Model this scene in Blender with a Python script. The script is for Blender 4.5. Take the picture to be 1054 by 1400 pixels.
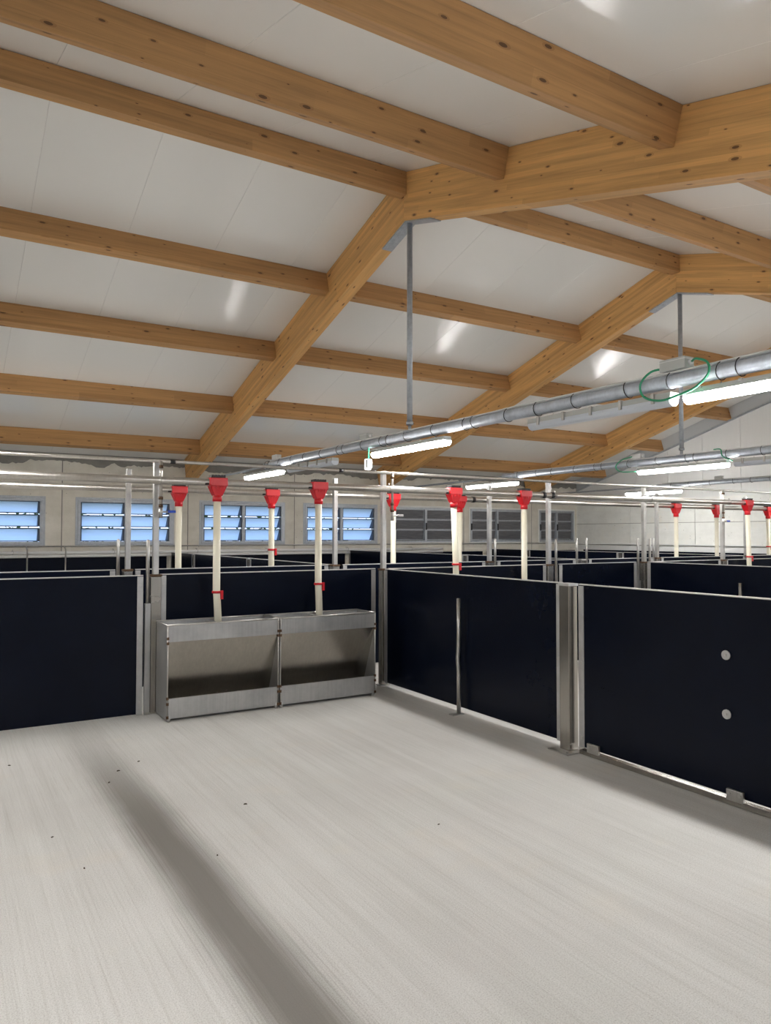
import bpy, bmesh, math, random
from mathutils import Vector, Matrix
random.seed(7)
PI = math.pi
for o in list(bpy.data.objects): bpy.data.objects.remove(o)
scene = bpy.context.scene
COL = scene.collection

# ------------------------------------------------------------------ camera
yaw, pitch, roll = math.radians(58.774), math.radians(1.755), math.radians(0.068)
fw = Vector((math.cos(yaw)*math.cos(pitch), math.sin(yaw)*math.cos(pitch), math.sin(pitch)))
rt = fw.cross(Vector((0, 0, 1))).normalized(); up = rt.cross(fw)
r2 = rt*math.cos(roll) + up*math.sin(roll); u2 = up*math.cos(roll) - rt*math.sin(roll)
cd = bpy.data.cameras.new('camera'); cam = bpy.data.objects.new('camera', cd); COL.objects.link(cam)
cd.sensor_fit = 'VERTICAL'; cd.sensor_height = 36; cd.sensor_width = 36*1054/1400
cd.lens = 1009.4/1400*36; cd.clip_start = .02; cd.clip_end = 300
cam.matrix_world = Matrix(((r2.x, u2.x, -fw.x, 0), (r2.y, u2.y, -fw.y, 0), (r2.z, u2.z, -fw.z, 1.35), (0, 0, 0, 1)))
scene.camera = cam

# ------------------------------------------------------------------ world, exposure
scene.view_settings.view_transform = 'Standard'
scene.view_settings.look = 'None'
scene.view_settings.gamma = 1
scene.view_settings.use_curve_mapping = False
scene.view_settings.exposure = 0.0
LAMP = 90.0
w = bpy.data.worlds.new('world'); scene.world = w; w.use_nodes = True
nt = w.node_tree; nt.nodes.clear()
tc = nt.nodes.new('ShaderNodeTexCoord'); sx = nt.nodes.new('ShaderNodeSeparateXYZ')
cr = nt.nodes.new('ShaderNodeValToRGB'); bg = nt.nodes.new('ShaderNodeBackground'); wo = nt.nodes.new('ShaderNodeOutputWorld')
nt.links.new(tc.outputs['Generated'], sx.inputs[0]); nt.links.new(sx.outputs['Z'], cr.inputs[0])
nt.links.new(cr.outputs[0], bg.inputs[0]); nt.links.new(bg.outputs[0], wo.inputs[0])
cr.color_ramp.elements[0].position = 0; cr.color_ramp.elements[0].color = (.62, .76, 1, 1)
cr.color_ramp.elements[1].position = 1; cr.color_ramp.elements[1].color = (.22, .42, .95, 1)
bg.inputs[1].default_value = 2.1

# ------------------------------------------------------------------ materials
def mat(name, col, rough=.5, metal=0., build=None, spec=None):
    m = bpy.data.materials.new(name); m.use_nodes = True
    b = m.node_tree.nodes['Principled BSDF']
    b.inputs['Base Color'].default_value = (*col, 1); b.inputs['Roughness'].default_value = rough
    b.inputs['Metallic'].default_value = metal
    if spec is not None: b.inputs['Specular IOR Level'].default_value = spec
    if build: build(m.node_tree, b)
    return m
class NG:
    """tiny node helper"""
    def __init__(s, nt): s.nt = nt
    def n(s, t, **k):
        x = s.nt.nodes.new(t)
        for a, v in k.items(): setattr(x, a, v)
        return x
    def l(s, a, b): s.nt.links.new(a, b)
    def coord(s, scale=(1, 1, 1), rnd=False):
        t = s.n('ShaderNodeTexCoord'); mp = s.n('ShaderNodeMapping'); mp.inputs['Scale'].default_value = scale
        if rnd:
            oi = s.n('ShaderNodeObjectInfo'); vm = s.n('ShaderNodeVectorMath', operation='SCALE')
            vm.inputs[0].default_value = (37, 11, 5); s.l(oi.outputs['Random'], vm.inputs['Scale'])
            va = s.n('ShaderNodeVectorMath', operation='ADD'); s.l(t.outputs['Object'], va.inputs[0]); s.l(vm.outputs[0], va.inputs[1])
            s.l(va.outputs[0], mp.inputs[0])
        else: s.l(t.outputs['Object'], mp.inputs[0])
        return mp.outputs[0]
    def noise(s, vec, scale, detail=4, rough=.6):
        x = s.n('ShaderNodeTexNoise'); x.inputs['Scale'].default_value = scale; x.inputs['Detail'].default_value = detail
        x.inputs['Roughness'].default_value = rough; s.l(vec, x.inputs['Vector']); return x.outputs['Fac']
    def ramp(s, f, *st):
        x = s.n('ShaderNodeValToRGB'); e = x.color_ramp.elements
        while len(e) < len(st): e.new(.5)
        for i, (p, c) in enumerate(st):
            e[i].position = p; e[i].color = (*c, 1) if len(c) == 3 else c
        s.l(f, x.inputs[0]); return x.outputs[0]
    def mix(s, f, a, b, mode='MIX'):
        x = s.n('ShaderNodeMix', data_type='RGBA', blend_type=mode)
        for v, i in ((f, 0), (a, 6), (b, 7)):
            if hasattr(v, 'links'): s.l(v, x.inputs[i])
            else: x.inputs[i].default_value = v if i == 0 else (*v, 1)
        return x.outputs[2]
    def math(s, op, a, b=0., c=None, clamp=False):
        x = s.n('ShaderNodeMath', operation=op, use_clamp=clamp)
        for v, i in ((a, 0), (b, 1), (c, 2)):
            if v is None: continue
            if hasattr(v, 'links'): s.l(v, x.inputs[i])
            else: x.inputs[i].default_value = v
        return x.outputs[0]
    def bump(s, h, b, st=.2, d=.01):
        x = s.n('ShaderNodeBump'); x.inputs['Strength'].default_value = st; x.inputs['Distance'].default_value = d
        s.l(h, x.inputs['Height']); s.l(x.outputs[0], b.inputs['Normal'])

def wood(base, lam):
    def f(nt, b):
        g = NG(nt)
        v = g.coord((.7, 14, 20), True); n1 = g.noise(v, 1.6, 5, .62)
        c = g.ramp(n1, (.25, tuple(x*.72 for x in base)), (.5, base), (.78, tuple(min(1, x*1.22) for x in base)))
        o = g.coord((1, 1, 1), True); sp = g.n('ShaderNodeSeparateXYZ'); g.l(o, sp.inputs[0])
        # lamellas: layers across the height, boards of about 2 m along
        lay = g.math('FLOOR', g.math('MULTIPLY', sp.outputs[2], 1/lam))
        bx = g.math('FLOOR', g.math('ADD', g.math('MULTIPLY', sp.outputs[0], .5), g.math('MULTIPLY', lay, .37)))
        cb = g.n('ShaderNodeCombineXYZ'); g.l(lay, cb.inputs[0]); g.l(bx, cb.inputs[1])
        wn = g.n('ShaderNodeTexWhiteNoise'); g.l(cb.outputs[0], wn.inputs['Vector'])
        c = g.mix(1., c, g.ramp(wn.outputs['Value'], (0, (.88, .86, .83)), (1, (1.08, 1.07, 1.05))), 'MULTIPLY')
        fr = g.math('FRACT', g.math('MULTIPLY', sp.outputs[2], 1/lam))
        ln = g.math('LESS_THAN', fr, .05); c = g.mix(g.math('MULTIPLY', ln, .22), c, tuple(x*.45 for x in base))
        # knots
        kz = g.math('ADD', sp.outputs[2], sp.outputs[1])
        kc = g.n('ShaderNodeCombineXYZ'); g.l(g.math('MULTIPLY', sp.outputs[0], 3.3), kc.inputs[0]); g.l(g.math('MULTIPLY', kz, 9.5), kc.inputs[1])
        vo = g.n('ShaderNodeTexVoronoi', voronoi_dimensions='2D'); vo.inputs['Scale'].default_value = 1; g.l(kc.outputs[0], vo.inputs['Vector'])
        ds = vo.outputs['Distance']
        # knot size differs from cell to cell
        sz = g.n('ShaderNodeSeparateColor'); g.l(vo.outputs['Color'], sz.inputs[0])
        rad = g.math('MULTIPLY', g.math('SUBTRACT', sz.outputs[0], .35), .15)
        k = g.math('LESS_THAN', ds, rad); halo = g.math('LESS_THAN', ds, g.math('MULTIPLY', rad, 1.8))
        c = g.mix(g.math('MULTIPLY', halo, .35), c, (base[0]*.55, base[1]*.42, base[2]*.33))
        c = g.mix(g.math('MULTIPLY', k, .8), c, (.075, .032, .012))
        g.l(c, b.inputs['Base Color']); g.bump(n1, b, .12, .004)
    return f
M = {}
M['rafter'] = mat('glulam', (.5, .3, .13), .62, build=wood((.68, .385, .14), .04))
M['purlin'] = mat('purlin wood', (.47, .28, .13), .62, build=wood((.47, .26, .105), .09))
def f_ceil(nt, b):
    g = NG(nt); v = g.coord((1, 1, 1)); n = g.noise(v, 170, 3, .7); n2 = None
    b.inputs['Base Color'].default_value = (.80, .785, .75, 1)
    b.inputs['Roughness'].default_value = .16; g.bump(n, b, .06, .002)
M['ceiling'] = mat('white sheet', (.7, .7, .68), .25, build=f_ceil)
def f_clad(nt, b):
    g = NG(nt); v = g.coord((1, 1, 1)); n = g.noise(g.coord((1, 40, .5)), 3, 3)
    g.l(g.ramp(n, (.3, (.74, .75, .74)), (.75, (.79, .795, .785))), b.inputs['Base Color'])
M['cladding'] = mat('white cladding', (.62, .63, .62), .38, build=f_clad)
def f_conc(a, c2, rust=0.):
    def f(nt, b):
        g = NG(nt); v = g.coord((1, 1, 1), True)
        n = g.noise(v, 2.2, 6, .65); s = g.noise(g.coord((1, 1, 5), True), 1.2, 4); p = g.noise(v, 60, 2)
        c = g.ramp(n, (.28, a), (.72, c2)); c = g.mix(.5, c, g.ramp(s, (.3, (.90, .89, .87)), (.7, (1.08, 1.08, 1.07))), 'MULTIPLY')
        vo = g.n('ShaderNodeTexVoronoi'); vo.inputs['Scale'].default_value = 9; g.l(v, vo.inputs['Vector'])
        c = g.mix(g.math('MULTIPLY', g.math('LESS_THAN', vo.outputs['Distance'], .07), .5), c, (.14, .12, .10))
        if rust:
            r = g.ramp(g.noise(v, 1.1, 5, .7), (.56, (0, 0, 0)), (.72, (1, 1, 1)))
            c = g.mix(g.math('MULTIPLY', r, rust), c, (.55, .42, .22))
        g.l(c, b.inputs['Base Color']); g.bump(p, b, .25, .004)
    return f
M['concrete'] = mat('wall concrete', (.4, .38, .33), .85, build=f_conc((.60, .57, .49), (.78, .75, .68)))
M['concrete_gable'] = mat('gable concrete', (.5, .5, .45), .85, build=f_conc((.72, .73, .70), (.86, .87, .84), .22))
M['flashing'] = mat('grey painted flashing', (.50, .52, .53), .45)
M['mortar'] = mat('grey mortar', (.25, .24, .22), .95, build=f_conc((.20, .19, .175), (.30, .29, .27)))
def f_floor(nt, b):
    g = NG(nt); o = g.coord((1, 1, 1)); sp = g.n('ShaderNodeSeparateXYZ'); g.l(o, sp.inputs[0])
    br = g.noise(g.coord((95, 1.1, 1)), 1, 5, .7)        # broom marks, along the pen
    br2 = g.noise(g.coord((9, .35, 1)), 1, 3, .6)
    gr = g.noise(o, 210, 2, .8); cl = g.noise(o, .8, 4, .6)
    c = g.ramp(cl, (.3, (.54, .53, .51)), (.7, (.62, .615, .595)))
    c = g.mix(.55, c, g.ramp(br, (.3, (.76, .74, .71)), (.5, (1, 1, 1)), (.8, (1.06, 1.05, 1.03))), 'MULTIPLY')
    c = g.mix(.5, c, g.ramp(br2, (.32, (.86, .85, .84)), (.6, (1.05, 1.05, 1.05))), 'MULTIPLY')
    c = g.mix(.85, c, g.ramp(gr, (.35, (.70, .69, .67)), (.52, (1, 1, 1)), (.75, (1.10, 1.10, 1.08))), 'MULTIPLY')
    warm = g.ramp(g.noise(o, 1.7, 3), (.58, (0, 0, 0)), (.75, (1, 1, 1)))
    c = g.mix(g.math('MULTIPLY', warm, .22), c, (.66, .57, .44))
    # long dark band in the floor colour, running down the pen
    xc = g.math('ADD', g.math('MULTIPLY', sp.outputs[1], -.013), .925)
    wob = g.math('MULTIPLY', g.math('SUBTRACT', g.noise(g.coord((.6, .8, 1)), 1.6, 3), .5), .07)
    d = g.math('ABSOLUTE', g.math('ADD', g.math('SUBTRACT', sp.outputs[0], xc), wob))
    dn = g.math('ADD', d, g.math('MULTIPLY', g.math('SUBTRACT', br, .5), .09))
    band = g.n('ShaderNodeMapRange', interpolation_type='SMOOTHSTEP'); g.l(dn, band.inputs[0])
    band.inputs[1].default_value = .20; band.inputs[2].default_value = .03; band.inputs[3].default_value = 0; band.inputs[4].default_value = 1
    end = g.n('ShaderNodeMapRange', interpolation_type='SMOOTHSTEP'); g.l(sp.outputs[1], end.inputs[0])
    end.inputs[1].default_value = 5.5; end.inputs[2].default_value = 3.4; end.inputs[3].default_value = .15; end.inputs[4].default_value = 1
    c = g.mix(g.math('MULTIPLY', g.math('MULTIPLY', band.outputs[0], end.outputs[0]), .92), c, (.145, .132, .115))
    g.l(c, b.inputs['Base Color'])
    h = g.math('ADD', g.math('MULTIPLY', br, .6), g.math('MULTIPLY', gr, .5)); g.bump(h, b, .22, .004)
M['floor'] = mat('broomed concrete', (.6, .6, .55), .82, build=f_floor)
def f_board(nt, b):
    g = NG(nt); v = g.coord((1, 1, 1), True); n = g.noise(v, 2.6, 5, .7)
    g.l(g.ramp(n, (.3, (.0020, .0036, .0100)), (.75, (.0036, .0060, .0150))), b.inputs['Base Color'])
    b.inputs['Roughness'].default_value = .27
M['board'] = mat('black faced board', (.01, .013, .02), .3, build=f_board, spec=.15)
M['cap'] = mat('board edge strip', (.66, .64, .62), .4, .35)
def f_steel(c0, c1, r0, r1, sc=5):
    def f(nt, b):
        g = NG(nt); v = g.coord((1, 1, 1), True); n = g.noise(v, sc, 5, .7); s = g.noise(g.coord((60, 60, 2), True), 1, 3)
        g.l(g.mix(.35, g.ramp(n, (.3, c0), (.7, c1)), g.ramp(s, (.3, (.75, .75, .75)), (.7, (1.1, 1.1, 1.1))), 'MULTIPLY'), b.inputs['Base Color'])
        g.l(g.ramp(n, (.3, (r0,)*3), (.7, (r1,)*3)), b.inputs['Roughness'])
    return f
M['steel'] = mat('stainless steel', (.5, .49, .47), .35, .9, f_steel((.42, .41, .39), (.60, .59, .57), .28, .42))
M['pipe'] = mat('polished pipe steel', (.6, .57, .53), .2, .95, f_steel((.50, .47, .43), (.66, .63, .59), .28, .36, 2))
M['sheet'] = mat('brushed sheet steel', (.5, .5, .48), .42, .75, f_steel((.38, .38, .385), (.54, .54, .53), .34, .5, 3))
M['mirror'] = mat('polished sheet steel', (.5, .46, .4), .22, 1., f_steel((.36, .335, .295), (.46, .43, .385), .20, .28, 1.2))
M['sleeve'] = mat('post sleeve steel', (.5, .47, .42), .25, .95, f_steel((.36, .34, .31), (.46, .435, .40), .2, .3, 1.3))
M['galv'] = mat('galvanised steel', (.45, .48, .52), .5, .6, f_steel((.36, .39, .43), (.52, .55, .59), .42, .58, 24))
M['strip'] = mat('edge strip steel', (.5, .5, .49), .42, .6, f_steel((.44, .435, .43), (.58, .575, .57), .36, .5, 8))
M['weld'] = mat('rusty weld', (.12, .07, .04), .8, .3)
M['trunk'] = mat('galvanised conduit', (.5, .55, .62), .45, .25, f_steel((.42, .46, .52), (.60, .65, .72), .4, .5, 10))
M['alu'] = mat('window frame metal', (.42, .45, .5), .45, .5, f_steel((.38, .41, .45), (.5, .53, .57), .4, .55, 12))
M['dark_frame'] = mat('dark louvre arm', (.08, .10, .14), .5, .3)
M['red'] = mat('red plastic', (.62, .012, .02), .32)
M['black'] = mat('black plastic', (.012, .012, .014), .45)
def f_cream(nt, b):
    g = NG(nt); n = g.noise(g.coord((4, 4, .8), True), 2, 3)
    g.l(g.ramp(n, (.3, (.82, .77, .60)), (.7, (.88, .84, .70))), b.inputs['Base Color'])
M['cream'] = mat('cream plastic pipe', (.75, .7, .55), .38, build=f_cream)
M['white'] = mat('white plastic', (.75, .75, .74), .4)
M['grey_plastic'] = mat('pale grey housing', (.50, .52, .50), .5)
M['green'] = mat('green cable', (.03, .30, .15), .45)
M['blue'] = mat('blue lever', (.01, .06, .45), .35)
M['diffuser_off'] = mat('diffuser unlit', (.62, .66, .72), .3)
def f_emit(s):
    def f(nt, b):
        b.inputs['Emission Color'].default_value = (1, .985, .965, 1); b.inputs['Emission Strength'].default_value = s
    return f
M['diffuser_on'] = mat('diffuser lit', (.9, .9, .9), .4, build=f_emit(LAMP))
M['pendant_on'] = mat('pendant lit', (.9, .9, .9), .4, build=f_emit(2.5))
def pane_mat(name, glass):
    m = bpy.data.materials.new(name); m.use_nodes = True; t = m.node_tree; t.nodes.clear(); g = NG(t)
    out = g.n('ShaderNodeOutputMaterial'); tr = g.n('ShaderNodeBsdfTranslucent'); gl = g.n('ShaderNodeBsdfGlossy'); mx = g.n('ShaderNodeMixShader')
    tr.inputs[0].default_value = (*glass, 1); gl.inputs['Roughness'].default_value = .25; mx.inputs[0].default_value = .06
    g.l(tr.outputs[0], mx.inputs[1]); g.l(gl.outputs[0], mx.inputs[2]); g.l(mx.outputs[0], out.inputs[0]); return m
M['pane'] = pane_mat('frosted louvre pane', (.88, .94, .98))
def f_gpane(nt, b):
    g = NG(nt); n = g.noise(g.coord((2, 1, 40), True), 2, 4)
    g.l(g.ramp(n, (.35, (.10, .10, .11)), (.8, (.19, .195, .205))), b.inputs['Base Color'])
M['pane_grey'] = mat('grey louvre pane', (.15, .15, .16), .3, build=f_gpane)
M['leaf'] = mat('hedge leaf', (.07, .13, .03), .6)
M['grass'] = mat('outside ground', (.12, .16, .06), .9)
M['chip'] = mat('dark crumb', (.06, .045, .03), .9)
M['bolt'] = mat('bolt head', (.55, .54, .52), .3, .9)

# ------------------------------------------------------------------ mesh builder
class MB:
    def __init__(s): s.v = []; s.f = []; s.sm = []
    def quadbox(s, P):
        n = len(s.v); s.v += [tuple(p) for p in P]
        for q in ((0, 3, 2, 1), (4, 5, 6, 7), (0, 1, 5, 4), (1, 2, 6, 5), (2, 3, 7, 6), (3, 0, 4, 7)):
            s.f.append(tuple(n+i for i in q)); s.sm.append(False)
        return s
    def box(s, x0, x1, y0, y1, z0, z1):
        return s.quadbox([(x0, y0, z0), (x1, y0, z0), (x1, y1, z0), (x0, y1, z0), (x0, y0, z1), (x1, y0, z1), (x1, y1, z1), (x0, y1, z1)])
    def frustum(s, a, b):   # a,b = (x0,x1,y0,y1,z)
        return s.quadbox([(a[0], a[2], a[4]), (a[1], a[2], a[4]), (a[1], a[3], a[4]), (a[0], a[3], a[4]),
                          (b[0], b[2], b[4]), (b[1], b[2], b[4]), (b[1], b[3], b[4]), (b[0], b[3], b[4])])
    def prism(s, poly, axis, a, b):
        """poly: 2D points (the two other axes in order), extruded on axis from a to b"""
        n = len(s.v); k = len(poly)
        def P(p, t):
            return {0: (t, p[0], p[1]), 1: (p[0], t, p[1]), 2: (p[0], p[1], t)}[axis]
        s.v += [P(p, a) for p in poly] + [P(p, b) for p in poly]
        s.f.append(tuple(n+i for i in range(k))); s.f.append(tuple(n+k+i for i in reversed(range(k)))); s.sm += [False, False]
        for i in range(k):
            j = (i+1) % k; s.f.append((n+j, n+i, n+k+i, n+k+j)); s.sm.append(False)
        return s
    def tube(s, pts, r, n=12, cap=True):
        pts = [Vector(p) for p in pts]; rs = r if isinstance(r, (list, tuple)) else [r]*len(pts)
        base = len(s.v); prev = None
        for i, p in enumerate(pts):
            t = (pts[min(i+1, len(pts)-1)]-pts[max(i-1, 0)]).normalized()
            if prev is None:
                a = Vector((0, 0, 1)) if abs(t.z) < .9 else Vector((1, 0, 0)); u = t.cross(a).normalized()
            else: u = (prev-t*prev.dot(t)).normalized()
            prev = u; v = t.cross(u)
            for k in range(n):
                a = 2*PI*k/n; s.v.append(tuple(p+(u*math.cos(a)+v*math.sin(a))*rs[i]))
        for i in range(len(pts)-1):
            for k in range(n):
                a = base+i*n+k; b2 = base+i*n+(k+1) % n; s.f.append((a, b2, b2+n, a+n)); s.sm.append(True)
        if cap:
            s.f.append(tuple(base+k for k in reversed(range(n)))); s.f.append(tuple(base+(len(pts)-1)*n+k for k in range(n))); s.sm += [False, False]
        return s
    def ring(s, c, axis, R, r, n=14, m=5):
        c = Vector(c); ax = Vector(axis).normalized(); a = Vector((0, 0, 1)) if abs(ax.z) < .9 else Vector((1, 0, 0))
        u = ax.cross(a).normalized(); v = ax.cross(u); base = len(s.v)
        for i in range(n):
            t = 2*PI*i/n; d = u*math.cos(t)+v*math.sin(t)
            for j in range(m):
                q = 2*PI*j/m; s.v.append(tuple(c+d*(R+r*math.cos(q))+ax*r*math.sin(q)))
        for i in range(n):
            for j in range(m):
                i2 = (i+1) % n; j2 = (j+1) % m; s.f.append((base+i*m+j, base+i2*m+j, base+i2*m+j2, base+i*m+j2)); s.sm.append(True)
        return s
    def build(s, name, m, parent=None, bevel=0, loc=None, rot=None):
        me = bpy.data.meshes.new(name); me.from_pydata(s.v, [], s.f); me.update()
        bm = bmesh.new(); bm.from_mesh(me); bmesh.ops.recalc_face_normals(bm, faces=bm.faces); bm.to_mesh(me); bm.free()
        for p, q in zip(me.polygons, s.sm): p.use_smooth = q
        me.materials.append(M[m]); o = bpy.data.objects.new(name, me); COL.objects.link(o)
        if parent: o.parent = parent
        if loc: o.location = loc
        if rot: o.rotation_euler = rot
        if bevel:
            b = o.modifiers.new('bevel', 'BEVEL'); b.width = bevel; b.segments = 2; b.limit_method = 'ANGLE'
        return o
def empty(name, loc=(0, 0, 0), kind=None):
    o = bpy.data.objects.new(name, None); o.empty_display_size = .1; COL.objects.link(o); o.location = loc
    if kind: o['kind'] = kind
    return o
def tag(o, label, cat, group=None):
    o['label'] = label; o['category'] = cat
    if group: o['group'] = group
    return o
def copy_tree(o, parent=None):
    c = o.copy(); COL.objects.link(c); c.parent = parent
    for ch in list(o.children): copy_tree(ch, c)
    return c

# ------------------------------------------------------------------ main dimensions
ZR, YR, SL = 4.772, 5.79, .2925          # ridge height (underside of roof), ridge line, slope
YW, XG, YF, XL = 12.98, 13.32, -1.40, -4.2   # window wall, gable, near wall, far left wall
ang = math.atan(SL); cs = math.cos(ang)
def zroof(y): return ZR-SL*abs(y-YR)
FX = (3.705, 7.65, 11.60)                # left faces of the frames
RW, RD = .14, .46                        # rafter width, vertical depth
YA, YC = 5.72, 6.70                      # panel lines either side of the alley
XB = (3.43, 6.94, 10.42)                 # partition lines
H = 1.045

# ------------------------------------------------------------------ structure
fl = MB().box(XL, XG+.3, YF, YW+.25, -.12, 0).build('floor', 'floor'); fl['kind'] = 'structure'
gnd = MB().box(-12, 30, YW+.25, 60, -.2, -.05).build('outside_ground', 'grass'); gnd['kind'] = 'structure'
ceil = empty('ceiling', (0, YR, ZR), 'structure')
PW = .866; L1 = (YW+.35-YR)/cs; L2 = (YR-YF+.35)/cs
sheet = {}
for side, L in ((1, L1), (-1, L2)):
    x = .68-6*PW
    first = None
    while x < XG+.25:
        if first is None:
            m_ = MB().box(0, PW, 0, L, 0, .09) if side > 0 else MB().box(0, PW, -L, 0, 0, .09)
            first = m_.build('ceiling_panel', 'ceiling', ceil, bevel=.004); o = first
        else:
            o = first.copy(); COL.objects.link(o)
        o.location = (x, 0, 0); o.rotation_euler = (-ang*side, 0, 0)
        x += PW
def plain_wall(name, *b):
    o = MB().box(*b).build(name, 'concrete'); o['kind'] = 'structure'
plain_wall('wall_left', XL-.2, XL, YF-.2, YW+.25, -.1, 4.9)
wf = empty('wall_front', (0, YF, 0), 'structure')
FWX = [-2.9+2.03*i for i in range(8)]
MB().box(XL-.2, XG+.2, -.2, 0, -.1, 1.185).build('concrete_plinth', 'concrete', wf); MB().box(XL-.2, XG+.2, -.2, 0, 1.925, 2.72).build('concrete_lintel', 'concrete', wf)
ex = [XL-.2]+[q for x in FWX for q in (x, x+1.55)]+[XG+.2]
for i in range(0, len(ex), 2): MB().box(ex[i], ex[i+1], -.2, 0, 1.185, 1.925).build('concrete_pier', 'concrete', wf)
for x in FWX:  # unseen windows behind the camera, added to bring daylight onto the ceiling
    fr_ = MB().box(x, x+1.55, -.08, -.04, 1.185, 1.23).box(x, x+1.55, -.08, -.04, 1.88, 1.925).box(x, x+.045, -.08, -.04, 1.23, 1.88).box(x+1.505, x+1.55, -.08, -.04, 1.23, 1.88).box(x+.75, x+.80, -.08, -.04, 1.23, 1.88).build('window_frame', 'alu', wf)
    MB().box(x+.04, x+1.51, -.064, -.058, 1.22, 1.89).build('louvre_pane', 'pane', fr_)

# window wall: precast panels, one window opening in each
wb = empty('wall_back', (0, YW, 0), 'structure')
WIN = [(-.12, 1.44), (1.96, 3.50), (4.02, 5.60), (6.05, 7.64), (8.08, 9.66), (10.06, 11.60), (12.10, 13.22)]
WZ0, WZ1 = 1.185, 1.925
JX = [-2.4, -.32, 1.72, 3.78, 5.83, 7.86, 9.88, 11.86, XG+.25]
T = .2
for i in range(len(JX)-1):
    a, b = JX[i], JX[i+1]
    wn_ = [q for q in WIN if a < (q[0]+q[1])/2 < b]
    m_ = MB(); ztop = 2.62; g_ = .008
    if wn_:
        p, q = wn_[0]
        m_.box(a+g_, p, 0, T, 0, ztop); m_.box(q, b-g_, 0, T, 0, ztop); m_.box(p, q, 0, T, 0, WZ0); m_.box(p, q, 0, T, WZ1, ztop)
    else: m_.box(a+g_, b-g_, 0, T, 0, ztop)
    m_.build('concrete_panel', 'concrete', wb)
m_ = MB()
for x in JX[1:-1]: m_.box(x-.012, x+.012, .006, T, 0, 2.6)
m_.build('joint_filler', 'mortar', wb)
m_ = MB().box(XL, JX[0], 0, T, 0, 2.62); m_.build('concrete_panel', 'concrete', wb)
# rough mortar line under the roof
m_ = MB(); x = XL; zt = zroof(YW)-.0
rr = random.Random(3); prev = .15
while x < XG:
    nx = x+rr.uniform(.025, .06); h0 = prev; h1 = min(.21, max(.12, prev+rr.uniform(-.03, .03)))
    m_.quadbox([(x, -.012, zt-h0), (nx, -.012, zt-h1), (nx, .02, zt-h1), (x, .02, zt-h0), (x, -.012, zt), (nx, -.012, zt), (nx, .02, zt), (x, .02, zt)])
    prev = h1; x = nx
mo = m_.build('mortar_line', 'mortar', wb)

def louvre_window(n, x0, x1, open_):
    e = empty('window_%d' % n, ((x0+x1)/2, YW, WZ0), 'structure'); hw = (x1-x0)/2; hh = WZ1-WZ0; f = .045
    m_ = MB()
    m_.box(-hw, hw, -.015, .06, 0, f).box(-hw, hw, -.015, .06, hh-f, hh).box(-hw, -hw+f, -.015, .06, f, hh-f).box(hw-f, hw, -.015, .06, f, hh-f)
    m_.build('window_frame', 'alu', e, bevel=.004)
    MB().box(-.028, .028, -.012, .06, f, hh-f).build('mullion', 'alu', e, bevel=.003)
    # outer casing collar around the opening
    MB().box(-hw-.035, hw+.035, -.006, .0, -.035, 0).box(-hw-.035, hw+.035, -.006, 0, hh, hh+.035).box(-hw-.035, -hw, -.006, 0, 0, hh).box(hw, hw+.035, -.006, 0, 0, hh).build('casing', 'alu' if open_ else 'concrete_gable', e)
    row = (hh-2*f)/3; pm = 'pane' if open_ else 'pane_grey'
    for s_ in (-1, 1):
        a, b = (-hw+f+.012, -.04) if s_ < 0 else (.04, hw-f-.012)
        for r in range(3):
            zt_ = f+row*(r+1)-.006; zb_ = f+row*r+((.036 if r else .012) if open_ else .02); dy = .125 if open_ else .02
            y0 = .02; P = MB().quadbox([(a, y0+dy, zb_), (b, y0+dy, zb_), (b, y0+dy+.005, zb_), (a, y0+dy+.005, zb_), (a, y0, zt_), (b, y0, zt_), (b, y0+.005, zt_), (a, y0+.005, zt_)])
            p = P.build('louvre_pane', pm, e)
            q = MB(); dm = 'dark_frame' if open_ else 'alu'
            q.box(a-.006, b+.006, y0-.012, y0+.012, zt_-.004, zt_+.010).box(a-.006, b+.006, y0+dy-.006, y0+dy+.012, zb_-.010, zb_+.004)
            for xx in (a-.006, b-.004):
                if open_: q.prism([(y0-.012, zb_-.006), (y0+dy+.012, zb_-.006), (y0+.012, zt_), (y0-.012, zt_)], 0, xx-.012, xx+.014)
                else: q.quadbox([(xx, y0+dy-.010, zb_-.006), (xx+.010, y0+dy-.010, zb_-.006), (xx+.010, y0+dy+.014, zb_-.006), (xx, y0+dy+.014, zb_-.006),
                           (xx, y0-.010, zt_), (xx+.010, y0-.010, zt_), (xx+.010, y0+.014, zt_), (xx, y0+.014, zt_)])
            q.build('pane_frame', dm, p)
    if not open_:
        for xx in (-hw+.02, .0):
            MB().box(xx-.012, xx+.012, -.035, -.014, hh*.36, hh*.56).build('louvre_lever', 'black', e)
        MB().box(-hw, hw, .15, .17, 0, hh).build('backing_board', 'black', e)
for i, (a, b) in enumerate(WIN): louvre_window(i+1, a, b, i < 4)

# gable: concrete course below, white cladding above, sloping flashing
wr = empty('wall_right', (XG, 0, 0), 'structure')
ys = [YF, .2, 1.3, 3.0, 4.67, 6.35, 8.02, 9.69, 11.36, YW+.2]
for r, (z0, z1) in enumerate(((0, 1.12), (1.12, 1.61), (1.61, 2.14))):
    for i in range(len(ys)-1):
        if ys[i+1]-ys[i] < .3: continue
        MB().box(0, .2, ys[i]+.006, ys[i+1]-.006, z0+.005, z1-.005).build('concrete_block', 'concrete_gable', wr)
MB().box(.012, .2, YF, YW+.2, 0, 2.13).build('mortar_bed', 'mortar', wr)
y = YF
while y < YW+.1:
    n = min(y+.84, YW+.2)
    pts = [(y+.003, 2.15), (n-.003, 2.15), (n-.003, zroof(n)+.08)]
    if y < YR < n: pts.append((YR, ZR+.08))
    pts.append((y+.003, zroof(y)+.08))
    MB().prism(pts, 0, .03, .2).build('cladding_panel', 'cladding', wr); y = n
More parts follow.
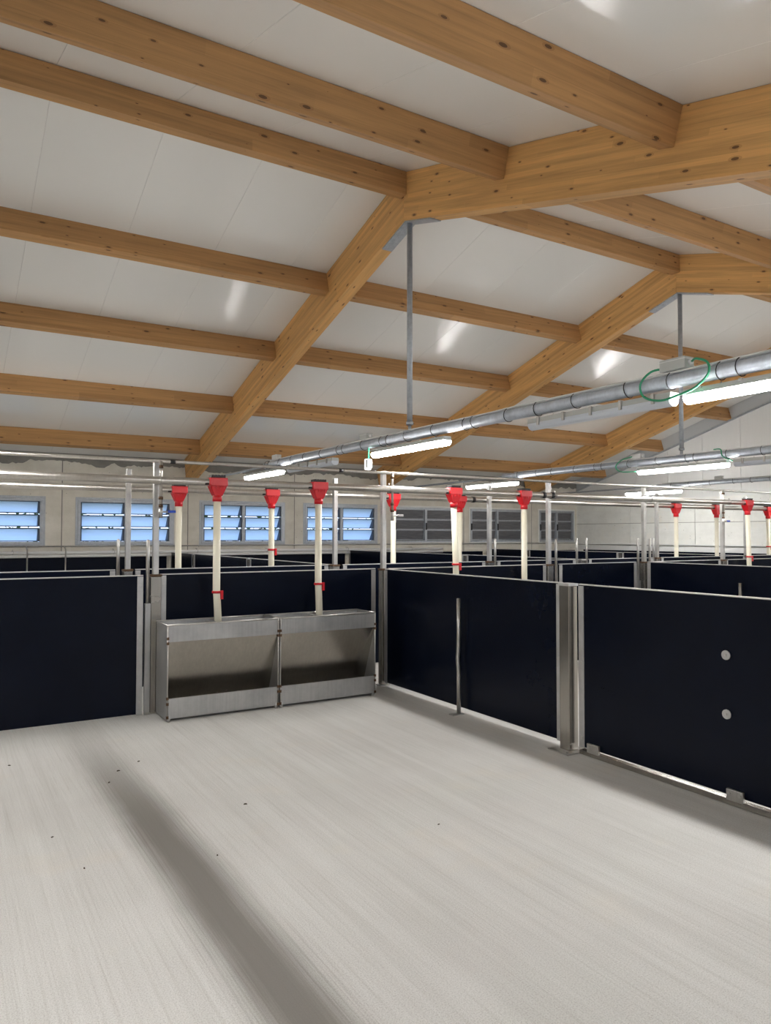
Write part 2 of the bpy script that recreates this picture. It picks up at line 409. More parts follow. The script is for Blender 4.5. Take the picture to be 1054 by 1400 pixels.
MB().box(.04, .2, YF, YW+.2, 2.1, 4.5).build('cladding_core', 'mortar', wr) if False else None
MB().box(-.015, .05, YF, YW, 2.12, 2.16).build('sill_flashing', 'cladding', wr)
for s_, ye in ((1, YW), (-1, YF)):
    yy = [YR, ye]; d0, d1 = .0, .24
    MB().prism([(YR, ZR-d0), (ye, zroof(ye)-d0), (ye, zroof(ye)-d1), (YR, ZR-d1)], 0, -.012, .03).build('rake_flashing', 'flashing', wr)
    MB().prism([(YR, ZR-d1), (ye, zroof(ye)-d1), (ye, zroof(ye)-d1-.03), (YR, ZR-d1-.03)], 0, -.02, .03).build('rake_trim', 'galv', wr)
MB().box(-.03, 0, YF, YW, 1.00, 1.10).box(-.06, 0, YF, YW, 1.135, 1.155).build('ledge', 'cladding', wr)

# ------------------------------------------------------------------ roof timber
frame_lab = ['near glulam roof frame whose apex carries the left-hand steel drop pole',
             'middle glulam roof frame behind the near one, grey apex plate over the second pole',
             'farthest glulam roof frame, just in front of the white gable wall']
for fi, X in enumerate(FX):
    e = tag(empty('roof_frame', (X+RW/2, YR, ZR)), frame_lab[fi], 'roof frame', 'glulam roof frames')
    for s_, yend in ((1, YW-.01), (-1, YF+.01)):
        Lh = abs(yend-YR)/cs; dp = RD*cs
        # local x along slope, z up, cut square to the plumb seam at the ridge
        k = dp*math.tan(ang)
        m_ = MB().quadbox([(k, -RW/2, -dp), (Lh, -RW/2, -dp), (Lh, RW/2, -dp), (k, RW/2, -dp), (0.0, -RW/2, 0), (Lh, -RW/2, 0), (Lh, RW/2, 0), (0.0, RW/2, 0)])
        o = m_.build('rafter', 'rafter', e, bevel=.004)
        o.rotation_euler = (0, ang, PI/2 if s_ > 0 else -PI/2)
        o.location = (0, s_*.0015, -.002)
    zb = -RD
    pl = MB(); a = .42; h = .012
    for s_ in (1, -1):
        pl.prism([(0, zb-.001), (s_*a, zb-.001-a*SL), (s_*a, zb-.001-h-a*SL), (0, zb-.001-h)], 0, -.055, .062)
    pl.build('apex_plate', 'galv', e, bevel=.002)
    if fi == 1:
        MB().box(-RW/2-.016, -RW/2-.003, -.02, .07, -.16, -.03).build('cleat', 'galv', e)
PY = [YR+.0] + [7.40, 8.90, 10.49, 12.08] + [4.28, 2.74, 1.20, -.34]
bays = [(-3.2, FX[0], 'left bay'), (FX[0]+RW, FX[1], 'middle bay'), (FX[1]+RW, FX[2], 'far bay'), (FX[2]+RW, XG-.005, 'short end bay')]
ordn = ['first', 'second', 'third', 'fourth']
PWD, PDP = .115, .235
for bi, (xa, xb, bn) in enumerate(bays):
    for k, y in enumerate(PY):
        if bi and y < 1 : continue
        if k == 0: lab = 'timber ridge purlin under the roof peak, %s' % bn
        elif k < 5: lab = 'timber purlin, %s down from the ridge on the window-side slope, %s' % (ordn[k-1], bn)
        else: lab = 'timber purlin, %s down from the ridge on the near slope, %s' % (ordn[k-5], bn)
        s_ = 0 if k == 0 else (1 if k < 5 else -1)
        L = xb-xa
        if k == 0:
            m_ = MB().prism([(-PWD/2, -SL*PWD/2-.002), (0, -.002), (PWD/2, -SL*PWD/2-.002), (PWD/2, -PDP), (-PWD/2, -PDP)], 0, -L/2+.001, L/2-.001)
        else: m_ = MB().box(-L/2+.001, L/2-.001, 0, PWD, -PDP, -.001)
        if k > 4: m_ = MB().box(-L/2+.001, L/2-.001, 0, PWD, -PDP, -.001)
        o = m_.build('purlin', 'purlin', bevel=.004); tag(o, lab, 'purlin', 'timber roof purlins')
        o.location = ((xa+xb)/2, y, zroof(y)-.001); o.rotation_euler = (-ang*s_, 0, 0)

# ------------------------------------------------------------------ poles and cable conduits
TX = (3.775, 7.72, 11.67); ZT = 2.275
pn = ['tall galvanised pole hanging from the near roof frame apex', 'galvanised pole hanging from the middle frame apex past the near conduit', 'galvanised pole below the farthest frame apex']
for i, X in enumerate(TX):
    e = tag(empty('drop_pole', (X, YR, 2.38)), pn[i], 'pole', 'hanging poles')
    MB().tube([(0, 0, 0), (0, 0, ZR-RD-.014-2.38)], .026, 14).build('tube', 'galv', e)
    MB().tube([(0, 0, -.065), (0, 0, 0.0)], .016, 10).box(-.05, .05, -.04, .04, -.066, -.058).build('lower_bracket', 'galv', e)
    MB().tube([(0, 0, .0), (0, 0, .03)], .034, 14).build('collar', 'galv', e)
cl = ['thick galvanised cable conduit nearest, crossing above the feeding pens', 'second galvanised cable conduit, behind the nearest one', 'third thin-looking galvanised conduit in front of the gable wall', 'galvanised cable conduit over the passage left of the camera']
CY = ((YF+.02, 9.35), (YF+.02, 9.1), (YF+.02, 9.3), (YF+.02, 9.3))
for i, X in enumerate((*TX, -.17)):
    y0, y1 = CY[i]; r = .043 if i != 2 else .036
    e = tag(empty('cable_conduit', (X, y0, ZT)), cl[i], 'conduit', 'galvanised cable conduits')
    L = y1-y0
    MB().tube([(0, 0, 0), (0, L, 0)], r, 16).build('trunk', 'trunk', e)
    MB().tube([(0, L-.01, 0), (0, L+.8, -.01), (0, YW-y0-.02, -.02)], .017, 10).build('thin_end', 'galv', e)
    c = MB()
    for j, dx in enumerate((-.022, .0, .02)):
        P = []; y = .05; rr = random.Random(i*9+j)
        while y < L-.05:
            P.append((dx+rr.uniform(-.004, .004), y, r+.006+rr.uniform(0, .006))); y += .35
        c.tube(P, .0065, 6)
    c.build('cable', 'white' if i < 2 else 'grey_plastic', e)
    rr = random.Random(20+i); y = .25; first = None
    while y < L:
        if first is None: o = first = MB().ring((0, 0, .004), (0, 1, 0), r+.010, .0032, 16, 5).build('cable_tie', 'black', e)
        else: o = first.copy(); COL.objects.link(o)
        o.location = (0, y, 0); o.rotation_euler = (rr.uniform(-.15, .15), 0, rr.uniform(-.15, .15))
        y += rr.choice((.12, .33, .38, .42, .45))

# ------------------------------------------------------------------ lamps
def lamp(lit):
    e = empty('strip_lamp'); hl = .625
    MB().prism([(-.044, .008), (-.038, .042), (.038, .042), (.044, .008)], 1, -hl, hl).build('housing', 'grey_plastic', e)
    n = 8; poly = [(.046*math.cos(PI-.22+(PI+.44)*k/n), .040*math.sin(PI-.22+(PI+.44)*k/n)-.002) for k in range(n+1)]
    MB().prism(poly, 1, -hl+.006, hl-.006).build('diffuser', 'diffuser_on' if lit else 'diffuser_off', e)
    for k in range(5):
        y = -hl+.12+k*(2*hl-.24)/4
        MB().box(-.056, .056, y-.01, y+.01, -.014, .046).build('clip', 'steel' if not lit else 'grey_plastic', e) if not lit else MB().box(-.05, .05, y-.01, y+.01, .036, .046).build('clip', 'steel', e)
    for y in (-.4, .4):
        MB().tube([(0, y, .04), (0, y, .058)], .004, 6).build('hanger', 'steel', e)
    return e
on0, off0 = lamp(True), lamp(False)
used = {True: False, False: False}
ZL = 2.165
LL = [(TX[0]+.02, 2.18, True, 'lit strip lamp under the nearest conduit at the right edge'),
      (TX[0], 3.50, False, 'unlit grey strip lamp hanging under the nearest conduit beside the green cable loop'),
      (TX[0], 5.815, True, 'lit strip lamp under the nearest conduit beside the small pendant light'),
      (TX[0], 7.93, False, 'unlit strip lamp under the far end of the nearest conduit'),
      (TX[0], 9.43, True, 'lit strip lamp farthest along the nearest conduit, above the left windows'),
      (TX[1], 2.18, True, 'lit strip lamp on the second conduit, outside the right edge'),
      (TX[1], 4.46, False, 'unlit strip lamp under the second conduit at the right edge'),
      (TX[1], 5.80, True, 'lit strip lamp under the second conduit before the gable wall'),
      (TX[1], 9.40, True, 'lit strip lamp under the second conduit, above the grey closed windows'),
      (TX[2], 2.18, True, 'lit strip lamp on the third conduit, outside the right edge'),
      (TX[2], 5.80, True, 'lit strip lamp on the third conduit, beyond the right edge'),
      (TX[2], 9.40, True, 'lit strip lamp farthest back, on the third conduit near the gable'),
      (-.17, 2.18, True, 'added unseen lit strip lamp over the passage left of the camera'),  # lamps of this left run are unseen, added to light the floor
      (-.17, 5.80, True, 'added lit strip lamp on the left conduit, outside the left edge'),
      (-.17, 9.40, True, 'added unseen lit strip lamp at the far end of the left conduit'),
      (TX[0], -.6, True, 'added unseen lit strip lamp on the nearest conduit beside the near wall'),  # lamps by the near wall are unseen, added for more floor light
      (TX[1], -.6, True, 'added unseen lit strip lamp on the second conduit beside the near wall')]
for x, y, lit, lab in LL:
    src = on0 if lit else off0
    e = src if not used[lit] else copy_tree(src); used[lit] = True
    e.location = (x, y, ZL); tag(e, lab, 'lamp', 'lit strip lamps' if lit else 'unlit strip lamps')

def jbox(x, y, z, s, lab, m='grey_plastic'):
    e = tag(empty('junction_box', (x, y, z)), lab, 'junction box', 'junction boxes on the conduits')
    MB().box(-s*.5, s*.5, -s*1.0, s*1.0, 0, s*.8).build('body', m, e, bevel=.006)
    MB().tube([(0, -s*1.0, s*.4), (0, -s*1.2, s*.4)], s*.17, 10).build('gland', 'white', e)
    MB().box(-s*.52, s*.52, -s*1.02, s*1.02, s*.62, s*.66).build('lid_seam', 'white', e)
jbox(TX[0], 2.86, ZT+.058, .09, 'pale grey junction box on the nearest conduit inside the green cable loop')
jbox(TX[0], 6.62, ZT+.056, .075, 'small junction box on the nearest conduit above the pendant light')
jbox(TX[0], 8.98, ZT+.056, .075, 'white junction box near the far end of the nearest conduit', 'white')
jbox(TX[1], 6.45, ZT+.056, .08, 'white junction box on the second conduit', 'white')
jbox(TX[2], 8.0, ZT+.05, .07, 'junction box on the third conduit in front of the gable')
def loop(lab, P, r=.007):
    pts = [Vector(p) for p in P]; Q = []
    for i in range(len(pts)-1):
        p0, p1, p2, p3 = pts[max(i-1, 0)], pts[i], pts[i+1], pts[min(i+2, len(pts)-1)]
        for k in range(6):
            t = k/6; Q.append(.5*((2*p1)+(p2-p0)*t+(2*p0-5*p1+4*p2-p3)*t*t+(3*p1-p0-3*p2+p3)*t**3))
    Q.append(pts[-1]); o = MB().tube(Q, r, 8).build('cable_loop', 'green')
    tag(o, lab, 'cable', 'green lamp cables')
X = TX[0]-.06
loop('green cable looping from the grey junction box around the nearest conduit', [(X+.05, 2.94, 2.36), (X, 3.0, 2.345), (X-.01, 3.07, 2.28), (X, 3.05, 2.20), (X, 2.93, 2.16), (X, 2.8, 2.175), (X, 2.69, 2.20), (X-.01, 2.60, 2.26), (X, 2.61, 2.33), (X, 2.68, 2.365), (X+.05, 2.745, 2.37)])
X = TX[1]-.05
loop('green cable loop at the left end of the second conduit lamp', [(X, 6.50, 2.36), (X-.01, 6.66, 2.33), (X-.02, 6.75, 2.25), (X, 6.68, 2.18), (X+.04, 6.46, 2.17)])
loop('green cable at the right end of the lamp on the second conduit', [(X, 5.32, 2.34), (X-.02, 5.22, 2.33), (X-.01, 5.20, 2.25), (X+.04, 5.10, 2.19)])
# small pendant
e = tag(empty('pendant_light', (TX[0]-.02, 6.53, 1.995)), 'small white pendant light hanging by a short cable from the nearest conduit', 'light')
MB().tube([(0, 0, .12), (.005, .003, .24), (.0, 0, .30)], .008, 8).build('cable', 'green', e)
MB().box(-.035, .02, -.045, .0, .035, .12).build('socket_box', 'white', e, bevel=.005)
MB().box(-.02, .035, -.0, .055, .02, .13).build('glass', 'pendant_on', e, bevel=.008)
MB().tube([(0, 0.02, 0), (0, 0.02, .025)], [.006, .018], 10).build('tip', 'white', e)

# ------------------------------------------------------------------ pen fittings
def bolts(parent, pts, axis):
    for p in pts:
        q = Vector(p); d = Vector((0, -1, 0)) if axis == 'x' else Vector((-1, 0, 0))
        MB().tube([q, q+d*.004], .009, 8).build('bolt', 'bolt', parent)
def board(name, lab, cat, group, axis, fixed, a, b, z0=.012, strips=(True, True), both=True, cap=True, nb=3):
    """a flat pen board; axis 'x' or 'y' is its run, a..b; fixed = centre of its thickness"""
    th = .009; sw = .043
    if axis == 'x':
        e = tag(empty(name, ((a+b)/2, fixed, 0)), lab, cat, group); h = (b-a)/2
        def bx(m_, u0, u1, t0, t1, za, zb): return m_.box(u0, u1, t0, t1, za, zb)
    else:
        e = tag(empty(name, (fixed, (a+b)/2, 0)), lab, cat, group); h = (b-a)/2
        def bx(m_, u0, u1, t0, t1, za, zb): return m_.box(t0, t1, u0, u1, za, zb)
    bx(MB(), -h, h, -th, th, z0, H-.007).build('panel', 'board', e)
    if cap: bx(MB(), -h, h, -th-.001, th+.001, H-.007, H).build('top_strip', 'cap', e)
    for f, u in ((strips[0], -h), (strips[1], h-sw)):
        if f:
            st = bx(bx(MB(), u, u+sw, -th-.004, -th, z0-.006, H-.012), u, u+sw, th, th+.004, z0-.006, H-.012).build('edge_strip', 'strip', e)
            um = u+sw*.5
            for z in ([.10, .56, .97][:nb]):
                if axis == 'x': bolts(st, [(um, -th-.004, z)], 'x')
                else: bolts(st, [(-th-.004, um, z)], 'y')
    return e
def post(x, y, lab, tall=True, w=.075, base=.05, d=.07, face='x'):
    e = tag(empty('pen_post', (x, y, 0)), lab, 'post', 'steel pen posts')
    MB().box(-w/2, w/2, -d/2, d/2, .008, 1.03).build('sleeve', 'sleeve', e, bevel=.004)
    MB().box(-w/2-.004, w/2+.004, -d/2-.004, d/2+.004, 1.03, H).build('top_cap', 'weld' if tall else 'strip', e)
    if tall: MB().box(-.021, .021, -.021, .021, H, 1.925).build('upright', 'steel', e, bevel=.003)
    if base: 
        bp = MB().box(-base, base, -.034 if base < .09 else -.085, base*.85, 0, .008).build('base_plate', 'steel', e)
        for sx in ((-1, 1) if base > .09 else ()): MB().tube([(sx*.08, -.065, .008), (sx*.08, -.065, .022)], .008, 8).build('anchor_bolt', 'bolt', e)
    return e
def latch(x, y, lab, top=1.31, low=.83):
    e = tag(empty('latch_rod', (x, y, 0)), lab, 'latch rod', 'gate latch rods')
    MB().tube([(0, 0, low-.02), (0, 0, top-.012), (0, 0, top)], [.014, .014, .008], 12).build('rod', 'steel', e)
    MB().box(-.020, .020, -.018, .018, .02, low).build('guide', 'sheet', e, bevel=.003)
    MB().box(-.02, .02, -.02, .02, 0, .02).build('foot', 'steel', e)

# line A (front of the alley)
bays_lab = 'line of boards between the feeding pens and the alley'
gA = board('pen_gate', 'black boarded gate at left edge, left of the two steel feeders', 'gate', 'boarded pen gates', 'x', 5.70, .06, 1.325)
board('pen_wall', 'black board wall behind the two big steel feeders', 'pen wall', 'pen walls', 'x', YA+.065, 1.475, 3.395)
board('pen_wall', 'black board wall with two feed pipes, seen over the right wall of the front pen', 'pen wall', 'pen walls', 'x', YA+.0, 3.50, 5.415)
board('pen_gate', 'black boarded gate between the two far steel posts, right of centre', 'gate', 'boarded pen gates', 'x', YA, 5.60, 6.80)
board('pen_gate', 'black boarded gate mostly hidden behind the second partition wall', 'gate', 'boarded pen gates', 'x', YA, 7.08, 8.34)
board('pen_wall', 'black board wall at right edge below the rightmost red feed head', 'pen wall', 'pen walls', 'x', YA, 8.445, 10.37)
post(1.425, 5.737, 'tall steel post left of the feeders with the water valve', w=.078)
post(3.445, 5.72, 'tall steel post in the corner right of the feeders', w=.062)
post(5.46, YA, 'tall steel post right of centre, behind the front pen')
post(6.94, YA, 'tall steel post where the second partition wall begins')
post(8.40, YA, 'tall steel post with the blue valve handle, upper right')
latch(1.360, 5.70, 'steel latch rod between the left gate and the tall post')
latch(5.565, YA, 'short latch rod just right of the centre-right post')
latch(6.84, YA, 'short latch rod left of the second partition post')
latch(7.04, YA, 'short latch rod right of the second partition post')
# line C (back of the alley)
board('pen_gate', 'rear boarded gate seen above the left gate', 'gate', 'boarded pen gates', 'x', YC, .15, 1.32)
board('pen_wall', 'rear board wall seen just above the boards behind the feeders', 'pen wall', 'pen walls', 'x', YC, 1.49, 3.38)
board('pen_wall', 'rear board wall behind the alley, centre of the picture', 'pen wall', 'pen walls', 'x', YC, 3.55, 5.40)
board('pen_gate', 'rear boarded gate behind the alley, right of centre', 'gate', 'boarded pen gates', 'x', YC, 5.58, 6.84)
board('pen_gate', 'rear boarded gate right of the two short rods', 'gate', 'boarded pen gates', 'x', YC, 7.08, 8.30)
board('pen_wall', 'rear board wall below the far right pair of feed pipes', 'pen wall', 'pen walls', 'x', YC, 8.47, 10.36)
board('pen_wall', 'rear board wall at the extreme right', 'pen wall', 'pen walls', 'x', YC, 10.50, 12.9)
post(1.425, YC, 'tall rear post seen in front of the second window', base=.05)
post(3.46, YC, 'tall rear post in front of the fourth window')
post(5.47, YC, 'tall rear post in front of the sixth window')
post(6.96, YC, 'low rear post between two short rods, no upright', tall=False)
post(8.39, YC, 'tall rear post just right of the second partition post')
post(10.40, YC, 'tall rear post at the far right, beside the rightmost feed heads')
latch(1.345, YC, 'short latch rod left of the rear post, above the left gate')
latch(5.555, YC, 'short latch rod beside the rear post in the centre')
latch(6.875, YC, 'left one of the two short rods on the rear gates')
latch(7.045, YC, 'right one of the two short rods on the rear gates')
latch(8.318, YC, 'short latch rod beside the rear post at right')
for sgn, pp in ((0, None),):
    pass
# partitions running towards the camera
board('pen_wall', 'black board wall on the right of the front pen, far half', 'pen wall', 'pen walls', 'y', XB[0]+.005, 3.475, 5.66, z0=.04)
post(3.41, 3.40, 'steel post dividing the right wall of the front pen', tall=False, w=.075, d=.085, base=.10)
gB = board('pen_gate', 'long black gate at right with two round steel discs', 'gate', 'boarded pen gates', 'y', XB[0]+.005, .85, 3.325, z0=.045, strips=(True, True))
for z, lab in ((.743, 'upper'), (.446, 'lower')):
    d = MB().tube([(-.013, .23, z), (-.019, .23, z)], .024, 24).build('steel_disc', 'strip', gB)
    MB().tube([(-.019, .23, z), (-.025, .23, z)], .006, 8).build('bolt', 'bolt', d)
MB().box(-.03, .012, -1.23, 1.22, .004, .03).build('bottom_rail', 'sleeve', gB)
for yy in (3.20, 2.27):
    b_ = MB().box(-.033, -.014, yy-2.0875-.045, yy-2.0875+.045, .026, .082).build('bracket', 'steel', gB, bevel=.002)
    bolts(b_, [(-.033, yy-2.0875+dy, .062) for dy in (-.028, .028)], 'y')
post(3.41, .79, 'steel post at the camera end of the long gate', tall=False)
board('pen_wall', 'black board wall beyond the long gate towards the near wall', 'pen wall', 'pen walls', 'y', XB[0]+.005, YF+.02, .74, z0=.04)
board('pen_wall', 'second partition board wall, far right, running towards the camera', 'pen wall', 'pen walls', 'y', XB[1]+.005, 1.5, 5.67, z0=.04)
def thinpost(x, y, lab):
    e = tag(empty('stub_post', (x, y, 0)), lab, 'post', 'short bent posts')
    MB().tube([(0, 0, .006), (.002, .002, .3), (.0, .012, .42), (0, .006, .46), (0, 0, .60), (0, 0, .868)], .016, 12).build('tube', 'steel', e)
    MB().box(-.07, .03, -.03, .03, 0, .006).build('base_plate', 'sheet', e)
thinpost(3.375, 4.50, 'thin slightly bent steel post in front of the right board wall')
thinpost(6.885, 4.50, 'tip of a thin steel post against the second partition wall, far right')
names = ['first', 'second', 'third']
for i, X in enumerate((3.46, 6.96, 10.42)):
    a = YC+.05
    for j, (p, q) in enumerate(((a, 9.06), (9.14, 11.48), (11.56, YW-.14))):
        board('pen_wall', '%s rear partition wall from the left, %s section from the alley' % (names[i], names[j]), 'pen wall', 'rear partition walls', 'y', X, p, q, nb=2)
    for j, y in enumerate((9.10, 11.52)):
        post(X, y, 'low post in the %s rear partition from the left, %s from the alley' % (names[i], names[j]), tall=False, w=.05, d=.06, base=False)
# boards and white heating pipes along the window wall
for i, (p, q) in enumerate(((-2.0, 3.40), (3.52, 6.90), (7.02, 10.36), (10.48, XG-.12))):
    e = board('wall_board', 'dark board low on the window wall, %s from the left' % (ordn[i]), 'board', 'dark boards on the window wall', 'x', YW-.05, p, q, z0=.02, strips=(False, False), cap=False)
    e.scale = (1, 1, .95)
e = tag(empty('wall_board', (XG-.05, 6.0, 0)), 'dark board low on the white gable wall', 'board')
MB().box(-.02, .02, -7, 6.7, .02, 1.0).build('panel', 'board', e)
e = tag(empty('heating_pipe', (-2.0, YW-.16, 1.0)), 'pair of white heating pipes running under the windows', 'pipe')
MB().tube([(0, 0, .055), (11.2, 0, .055)], .024, 12).build('upper_pipe', 'white', e)
MB().tube([(0, 0, .0), (11.2, 0, .0)], .024, 12).build('lower_pipe', 'white', e)
for k, px in enumerate((1.2, 3.0, 4.5, 5.9, 7.2, 8.9, 10.4)):
    MB().ring((px, 0, .06), (1, .3, 0), .034, .004, 12, 5).box(px-.004, px+.004, -.01, .1, .1, .108).build('pipe_clip', 'steel', e)
o = MB().tube([(-2.0, YW-.03, 1.155), (XG-.1, YW-.03, 1.155)], .011, 8).build('water_pipe', 'steel'); tag(o, 'thin grey pipe along the wall just below the window sills', 'pipe')
for px, lab in ((.77+.38, 'first'), (1.72+.03, 'second')):
    pass
for X, lab in ((1.20, 'thin steel rod at the back wall under the first window'), (1.755, 'thin steel rod at the back wall between the first two windows')):
    e = tag(empty('drinker_pipe', (X, YW-.22, 0)), lab, 'rod', 'thin rods under the windows')
    MB().tube([(0, 0, 0), (0, 0, 1.12)], .011, 8).build('rod', 'steel', e); MB().tube([(0, 0, 1.11), (0, .18, 1.15)], .009, 8).build('arm', 'steel', e)

# ------------------------------------------------------------------ overhead pipes
def ohpipe(name, y, z, r, x0, x1, lab, joints=()):
    e = tag(empty(name, ((x0+x1)/2, y, z)), lab, 'pipe'); h = (x1-x0)/2; c = (x0+x1)/2
    MB().tube([(-h, 0, 0), (h, 0, 0)], r, 20).build('tube', 'pipe', e)
    for j in joints: MB().tube([(j-c-.02, 0, 0), (j-c+.02, 0, 0)], r*1.16, 20).build('coupling', 'black', e)
ohpipe('feed_pipe', 5.625, 1.757, .029, -3.5, XG-.05, 'thick steel feed pipe through the front row of red feed heads', (5.30, 5.42))
ohpipe('feed_pipe', YC+.10, 1.757, .029, -3.5, XG-.05, 'thick steel feed pipe through the rear row of red feed heads', (5.18, 5.31))
ohpipe('water_pipe', 5.665, 1.905, .013, -3.5, XG-.05, 'thin steel water pipe along the tops of the tall posts', (1.53, 2.98))
def clampset(x, y, lab):
    e = tag(empty('pipe_clamp', (x, y, 1.757)), lab, 'clamp', 'pipe clamps on the posts')
    MB().ring((0, 0, 0), (1, 0, 0), .032, .004, 18, 5).build('u_bolt', 'steel', e)
    MB().box(-.012, .012, .03, .075, -.012, .012).build('lug', 'steel', e)
    MB().tube([(0, -.0, .030), (0, 0, .052)], .007, 8).build('nut', 'bolt', e)
for x, n_ in ((1.425, 'on the tall post left of the feeders'), (3.445, 'on the corner post'), (5.46, 'on the centre-right post'), (6.94, 'on the second partition post'), (8.40, 'on the post with the blue valve')):
    clampset(x, 5.625, 'steel pipe clamp ' + n_)

def valve(x, y, lab, handle, side=1, z=1.905):
    e = tag(empty('water_valve', (x, y, z)), lab, 'valve', 'water valves')
    MB().tube([(0, 0, 0), (0, 0, -.10), (0, 0, -.36)], .012, 10).build('down_pipe', 'pipe', e)
    m_ = MB()
    for zz in (-.03, -.13, -.27, -.33): m_.tube([(0, 0, zz), (0, 0, zz-.022)], .017, 8)
    m_.build('fitting', 'weld', e)
    MB().tube([(0, 0, -.34), (0, 0, -.43)], .015, 10).build('valve_body', 'steel', e)
    hd = MB().tube([(0, 0, -.385), (side*.03, -.01, -.385), (side*.10, -.01, -.382)], [.006, .007, .006], 8).build('lever', 'steel', e)
    MB().box(min(side*.05, side*.11), max(side*.05, side*.11), -.018, -.002, -.392, -.372).build('grip', handle, hd, bevel=.003)
valve(1.440, 5.655, 'water valve with blue lever on the post left of the feeders', 'blue')
valve(3.50, 5.655, 'water valve with bare steel lever right of the corner post', 'steel')
valve(8.33, 5.655, 'water valve with blue lever on the post at upper right', 'blue', 1)

# red feed heads and cream drop pipes
def drop(tilt=0., clamp=None, bend=0., low=.60):
    e = empty('feed_drop')     # origin at the feed pipe axis, above the trough
    z0 = -1.757
    hd = MB().box(-.072, .072, -.046, .046, -.03, .035).frustum((-.034, .034, -.034, .034, -.105), (-.066, .066, -.044, .044, -.03)).build('feed_head', 'red', e, bevel=.005)
    for k in range(4): MB().box(-.052+k*.03, -.044+k*.03, -.050, -.044, -.05, -.022).build('rib', 'red', hd)
    MB().tube([(0, 0, -.100), (0, 0, -.150)], .036, 16).build('collar', 'red', hd)
    MB().box(-.055, .055, -.038, .038, .035, .052).build('cap', 'black', hd, bevel=.003)
    for k in range(5): MB().box(-.052+k*.023, -.040+k*.023, -.042, .042, .048, .057).build('cap_rib', 'black', hd)
    MB().tube([(-.075, -.02, -.012), (-.105, -.02, -.014)], .010, 8).build('clamp_screw', 'black', hd)
    zc = clamp if clamp else .9
    P = [(0, 0, -.14), (tilt*.6, 0, z0+zc+.01), (tilt*.65+bend*.2, 0, z0+zc-.03), (tilt+bend, 0, z0+low)]
    MB().tube(P, .0285, 16).build('drop_pipe', 'cream', e)
    if clamp:
        c = MB().tube([(tilt*.6, 0, z0+zc-.008), (tilt*.6, 0, z0+zc+.010)], .035, 16).box(tilt*.6+.026, tilt*.6+.046, -.03, -.012, z0+zc-.055, z0+zc+.012).build('clamp_ring', 'red', e)
        c.rotation_euler = (0, 0, 0)
    return e
drops = [(1.868, 5.625, .0, .90, .022, 'red feed head and cream drop pipe into the left feeder'),
         (2.748, 5.625, .0, .935, .016, 'red feed head and cream drop pipe into the right feeder'),
         (4.165, 5.625, .035, 1.07, 0, 'red feed head with leaning cream pipe, second head right of the corner post'),
         (5.04, 5.625, .0, None, 0, 'red feed head and straight cream pipe left of the centre-right post'),
         (8.78, 5.625, .03, 1.075, 0, 'red feed head and cream pipe right of the blue-handled valve post'),
         (1.895, YC+.10, 0, None, 0, 'rear feed head and cream pipe beside the second window'),
         (2.81, YC+.10, 0, 1.20, 0, 'rear feed head with red pipe clamp in front of the third window'),
         (4.22, YC+.10, 0, None, 0, 'rear feed head just right of the corner post, beside the fifth window'),
         (5.12, YC+.10, -.02, None, 0, 'rear feed head behind the leaning cream pipe, by the sixth window'),
         (8.93, YC+.10, 0, None, 0, 'rear feed head standing alone before the concrete gable'),
         (9.85, YC+.10, 0, None, 0, 'rear feed head close behind the blue-handled valve post'),
         (11.15, YC+.10, 0, 1.17, 0, 'rear feed head with red clamp at the right edge')]
for x, y, ti, cz, bd, lab in drops:
    e = drop(ti, cz, bd, .55 if y < 6 else .5); e.location = (x, y, 1.757); tag(e, lab, 'feed pipe', 'red feed heads with cream pipes')

# stainless feeders
def feeder():
    e = empty('pig_feeder'); W = .862; D = .31; Z = .693; t = .006
    for n_, x in ((0, 0), (1, W-t)):
        s = MB().box(x, x+t, 0, D, .012, Z-.004).build('side_plate', 'sheet', e)
        MB().tube([(x+t/2, -.002, .02), (x+t/2, -.002, Z)], .006, 8).build('edge_bead', 'steel', s)
        m_ = MB()
        for zz in (.60, .565, .17, .13, .035): m_.box(x-.004, x+t+.006, -.008, .004, zz-.012, zz+.008)
        m_.build('weld_mark', 'weld', s)
    MB().box(t, W-t, 0, .004, Z-.122, Z-.003).build('top_band', 'sheet', e)
    MB().box(t, W-t, .0, .004, .028, .165).box(t, W-t, .004, .014, .161, .165).build('trough_lip', 'sheet', e)
    MB().box(t, W-t, .004, D, .02, .026).build('trough_floor', 'sheet', e)
    sl = MB().quadbox([(t, .20, .06), (W-t, .20, .06), (W-t, .204, .06), (t, .204, .06), (t, .002, Z-.12), (W-t, .002, Z-.12), (W-t, .006, Z-.12), (t, .006, Z-.12)]).build('hopper_front', 'mirror', e)
    for x in (.12, .36, .60):
        MB().tube([(x, .175, .125), (x, .168, .122)], .007, 8).build('bolt', 'bolt', sl)
    MB().box(t, W-t, D-.004, D, .02, Z-.004).build('back_plate', 'sheet', e)
    MB().tube([(0, 0, Z), (W, 0, Z), ], .006, 8).tube([(0, D, Z), (W, D, Z)], .006, 8).tube([(.002, 0, Z), (.002, D, Z)], .006, 8).tube([(W-.002, 0, Z), (W-.002, D, Z)], .006, 8).build('rim', 'steel', e)
    MB().box(W/2-.055, W/2-.010, .01, D-.01, Z-.02, Z-.014).build('cross_bar', 'strip', e)
    MB().box(.008, W-.008, D-.075, D-.06, Z-.035, Z-.02).build('inner_rail', 'strip', e)
    for x in (.018, W-.018):
        MB().tube([(x, .012, 0), (x, .012, .045)], .013, 10).build('foot', 'strip', e)
        MB().tube([(x, D-.02, 0), (x, D-.02, .03)], .013, 10).build('foot', 'strip', e)
    return e
f0 = feeder(); f0.location = (1.428, 5.385, 0); tag(f0, 'left stainless steel pig feeder of the front pair', 'feeder', 'stainless pig feeders')
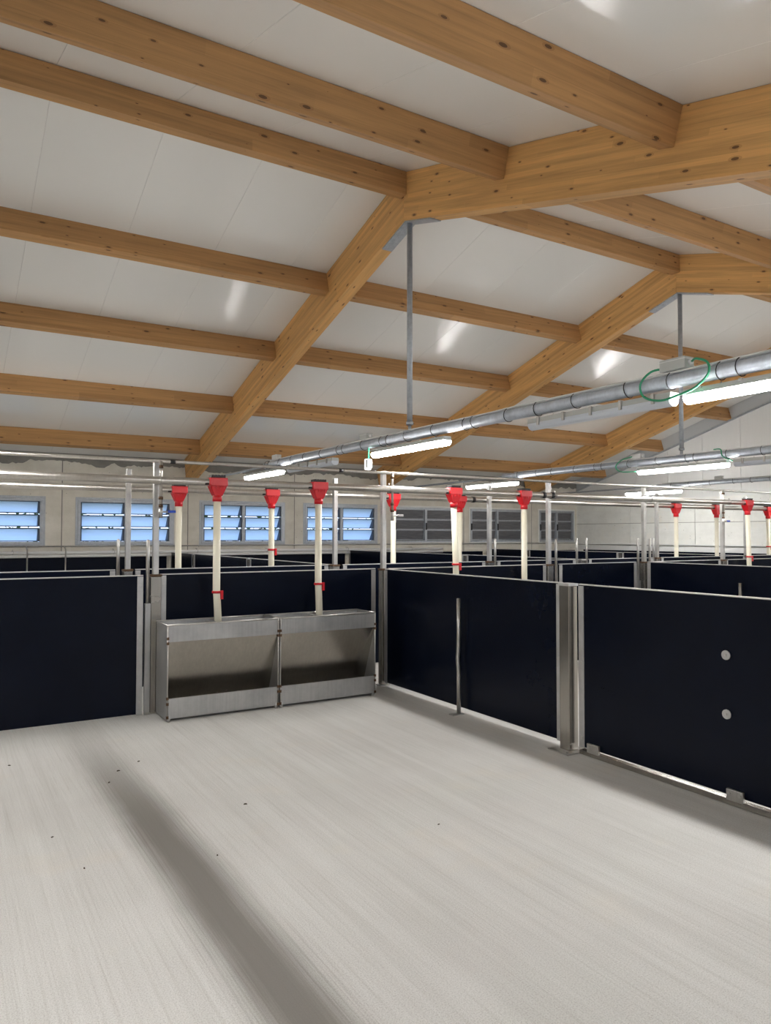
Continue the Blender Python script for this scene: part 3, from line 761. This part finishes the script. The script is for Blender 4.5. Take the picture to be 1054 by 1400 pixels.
for x, y, rz, lab in ((2.302, 5.385, 0, 'right stainless steel pig feeder of the front pair'),
                      (3.66, 5.34, 0, 'steel feeder under the leaning cream pipe behind the right wall'),
                      (4.54, 5.34, 0, 'steel feeder under the straight cream pipe behind the right wall')):
    c = copy_tree(f0); c.location = (x, y, 0); c.rotation_euler = (0, 0, rz); tag(c, lab, 'feeder', 'stainless pig feeders')

# crumbs on the floor
def flp(px, py):
    d = (r2*((px-527)/1009.4) - u2*((py-700)/1009.4) + fw); t = -1.35/d.z; return (d.x*t, d.y*t)
for i, (x, y) in enumerate(((1.045, 4.55), (.905, 4.43), (.82, 4.25), (.53, 3.22), (1.03, 3.06), (2.02, 2.85), (.38, 4.86), (.46, 3.62), (1.34, 3.56))):
    s = random.uniform(.006, .011)
    o = MB().frustum((-s, s, -s*.5, s*.5, 0), (-s*.6, s*.5, -s*.3, s*.3, s*.5)).build('debris_crumb', 'chip'); o.location = (x, y, .0); o.rotation_euler = (0, 0, random.uniform(0, 3))
    tag(o, 'tiny dark crumb on the pen floor, ' + ('right one of the pair near the left gate', 'middle one near the left gate', 'near the left gate beside the dark streak', 'at the far left, halfway down the floor', 'lying in the dark streak', 'alone in the middle of the pen floor', 'close to the left gate at the left edge', 'left of the dark streak, lower left', 'right of the dark streak below the left feeder')[i], 'crumb', 'dark crumbs on the floor')

# hedge outside, seen through the louvre gaps
v = []; f = []; rr = random.Random(5)
for k in range(5200):
    c = Vector((rr.uniform(-2, 22), rr.uniform(18, 20), rr.uniform(-.0, 3.0)**1.0)); a = rr.uniform(.05, .11)
    d1 = Vector((rr.uniform(-1, 1), rr.uniform(-1, 1), rr.uniform(-1, 1))).normalized(); d2 = d1.cross(Vector((rr.random(), rr.random(), rr.random()+.01))).normalized()
    n = len(v); v += [tuple(c+d1*a), tuple(c+d2*a*.5), tuple(c-d1*a), tuple(c-d2*a*.5)]; f.append((n, n+1, n+2, n+3))
me = bpy.data.meshes.new('hedge'); me.from_pydata(v, [], f); me.materials.append(M['leaf']); o = bpy.data.objects.new('hedge', me); COL.objects.link(o)
tag(o, 'leafy hedge outdoors glimpsed through the gaps of the open louvres', 'hedge'); o['kind'] = 'stuff'
